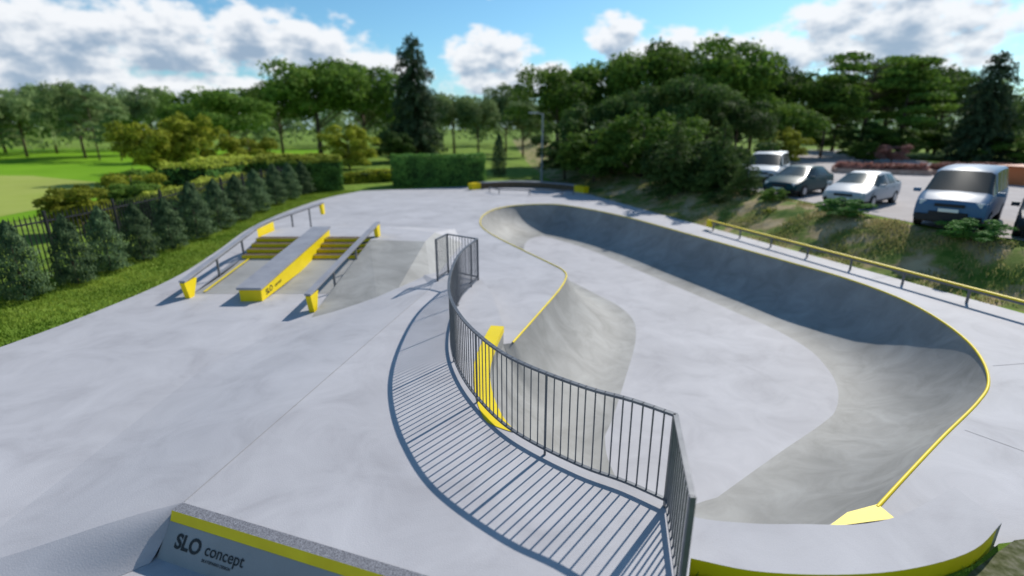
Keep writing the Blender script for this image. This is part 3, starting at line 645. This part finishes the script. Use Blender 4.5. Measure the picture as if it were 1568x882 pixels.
# ------------------------------------------------------------------ world, sun, camera
el=math.radians(39); az=math.radians(39)
w=bpy.data.worlds.new('World'); S.world=w; w.use_nodes=True; nt=w.node_tree; N=nt.nodes; L=nt.links
bg=N['Background']; bg.inputs['Strength'].default_value=.115
sky=N.new('ShaderNodeTexSky'); sky.sky_type='NISHITA'; sky.sun_disc=False; sky.sun_elevation=el; sky.sun_rotation=az; sky.air_density=1.0; sky.dust_density=.6; sky.ozone_density=2.0
tc=N.new('ShaderNodeTexCoord'); sx=N.new('ShaderNodeSeparateXYZ'); L.new(tc.outputs['Generated'],sx.inputs[0])
def M(op,a,b_=None,c=None,clamp=False):
    n=N.new('ShaderNodeMath'); n.operation=op; n.use_clamp=clamp
    for i,q in enumerate((a,b_,c)):
        if q is None: continue
        if isinstance(q,(int,float)): n.inputs[i].default_value=q
        else: L.new(q,n.inputs[i])
    return n.outputs[0]
AZ=M('ARCTAN2',sx.outputs[0],sx.outputs[1]); EL=M('ARCSINE',sx.outputs[2])
blobs=[(-.72,.11,.16,.07),(-.56,.125,.17,.06),(-.40,.135,.15,.05),(-.29,.09,.15,.045),(-.66,.05,.35,.045),(-.04,.125,.09,.045),(.03,.08,.16,.035),(.18,.155,.05,.035),(.29,.12,.13,.038),(.43,.11,.14,.045),(.60,.135,.17,.08),(-.04,.228,.022,.016),(.12,.226,.04,.014),(-1.4,.15,.5,.1),(1.4,.2,.4,.12),(2.6,.25,.6,.15)]
def dens(dz,bl):
    E_=M('ADD',EL,dz) if dz else EL; cv=N.new('ShaderNodeCombineXYZ'); L.new(AZ,cv.inputs[0]); L.new(E_,cv.inputs[1])
    n1=N.new('ShaderNodeTexNoise'); n1.inputs['Scale'].default_value=1; n1.inputs['Detail'].default_value=5; n1.inputs['Roughness'].default_value=.55
    v=N.new('ShaderNodeVectorMath'); v.operation='MULTIPLY'; L.new(cv.outputs[0],v.inputs[0]); v.inputs[1].default_value=(19,33,1); L.new(v.outputs[0],n1.inputs['Vector'])
    nz=M('MULTIPLY_ADD',n1.outputs[0],3.2,-1.6)
    cur=None
    for a,e,ra,re in bl:
        v=N.new('ShaderNodeVectorMath'); v.operation='MULTIPLY_ADD'; L.new(cv.outputs[0],v.inputs[0]); v.inputs[1].default_value=(1/ra,1/re,0); v.inputs[2].default_value=(-a/ra,-e/re,0)
        q=N.new('ShaderNodeVectorMath'); q.operation='DOT_PRODUCT'; L.new(v.outputs[0],q.inputs[0]); L.new(v.outputs[0],q.inputs[1])
        cur=q.outputs['Value'] if cur is None else M('MINIMUM',cur,q.outputs['Value'])
    cur=M('MAXIMUM',M('SUBTRACT',1,cur),-1.4)
    return M('ADD',cur,nz)
d0=dens(0.0,blobs); d1=dens(.018,blobs[:11])
cov=N.new('ShaderNodeMapRange'); cov.interpolation_type='SMOOTHSTEP'; cov.inputs[1].default_value=-.15; cov.inputs[2].default_value=.55; L.new(d0,cov.inputs[0])
sh=N.new('ShaderNodeMapRange'); sh.interpolation_type='SMOOTHSTEP'; sh.inputs[1].default_value=.25; sh.inputs[2].default_value=1.4; L.new(d1,sh.inputs[0])
cc=N.new('ShaderNodeMixRGB'); cc.inputs[1].default_value=(8.2,8.35,8.6,1); cc.inputs[2].default_value=(2.9,3.8,5.0,1); L.new(sh.outputs[0],cc.inputs[0])
hz=N.new('ShaderNodeMapRange'); hz.inputs[1].default_value=0; hz.inputs[2].default_value=.10; hz.inputs[3].default_value=.5; hz.inputs[4].default_value=0; L.new(EL,hz.inputs[0])
tint=N.new('ShaderNodeMixRGB'); tint.blend_type='MULTIPLY'; tint.inputs[0].default_value=1; tint.inputs[2].default_value=(.60,.95,1.08,1); L.new(sky.outputs[0],tint.inputs[1])
h1=N.new('ShaderNodeMixRGB'); h1.inputs[2].default_value=(4.0,5.3,6.7,1); L.new(hz.outputs[0],h1.inputs[0]); L.new(tint.outputs[0],h1.inputs[1])
mx=N.new('ShaderNodeMixRGB'); L.new(M('MULTIPLY',cov.outputs[0],.96),mx.inputs[0]); L.new(h1.outputs[0],mx.inputs[1]); L.new(cc.outputs[0],mx.inputs[2])
L.new(mx.outputs[0],bg.inputs['Color'])
sd=bpy.data.lights.new('sun','SUN'); sd.energy=4.9; sd.angle=math.radians(.5); sd.color=(1,.95,.87)
so=bpy.data.objects.new('sun',sd); S.collection.objects.link(so)
to=Vector((math.sin(az)*math.cos(el),math.cos(az)*math.cos(el),math.sin(el))); so.rotation_euler=to.to_track_quat('Z','Y').to_euler(); so.location=to*50
cd=bpy.data.cameras.new('camera'); cd.lens=18; cd.sensor_width=36; cd.clip_end=3000; cd.clip_start=.1
co=bpy.data.objects.new('camera',cd); S.collection.objects.link(co); co.location=(0,0,4.4); co.rotation_euler=(math.radians(90-17.4),0,0)
cd.dof.use_dof=True; cd.dof.focus_distance=7.0; cd.dof.aperture_fstop=.34
S.camera=co
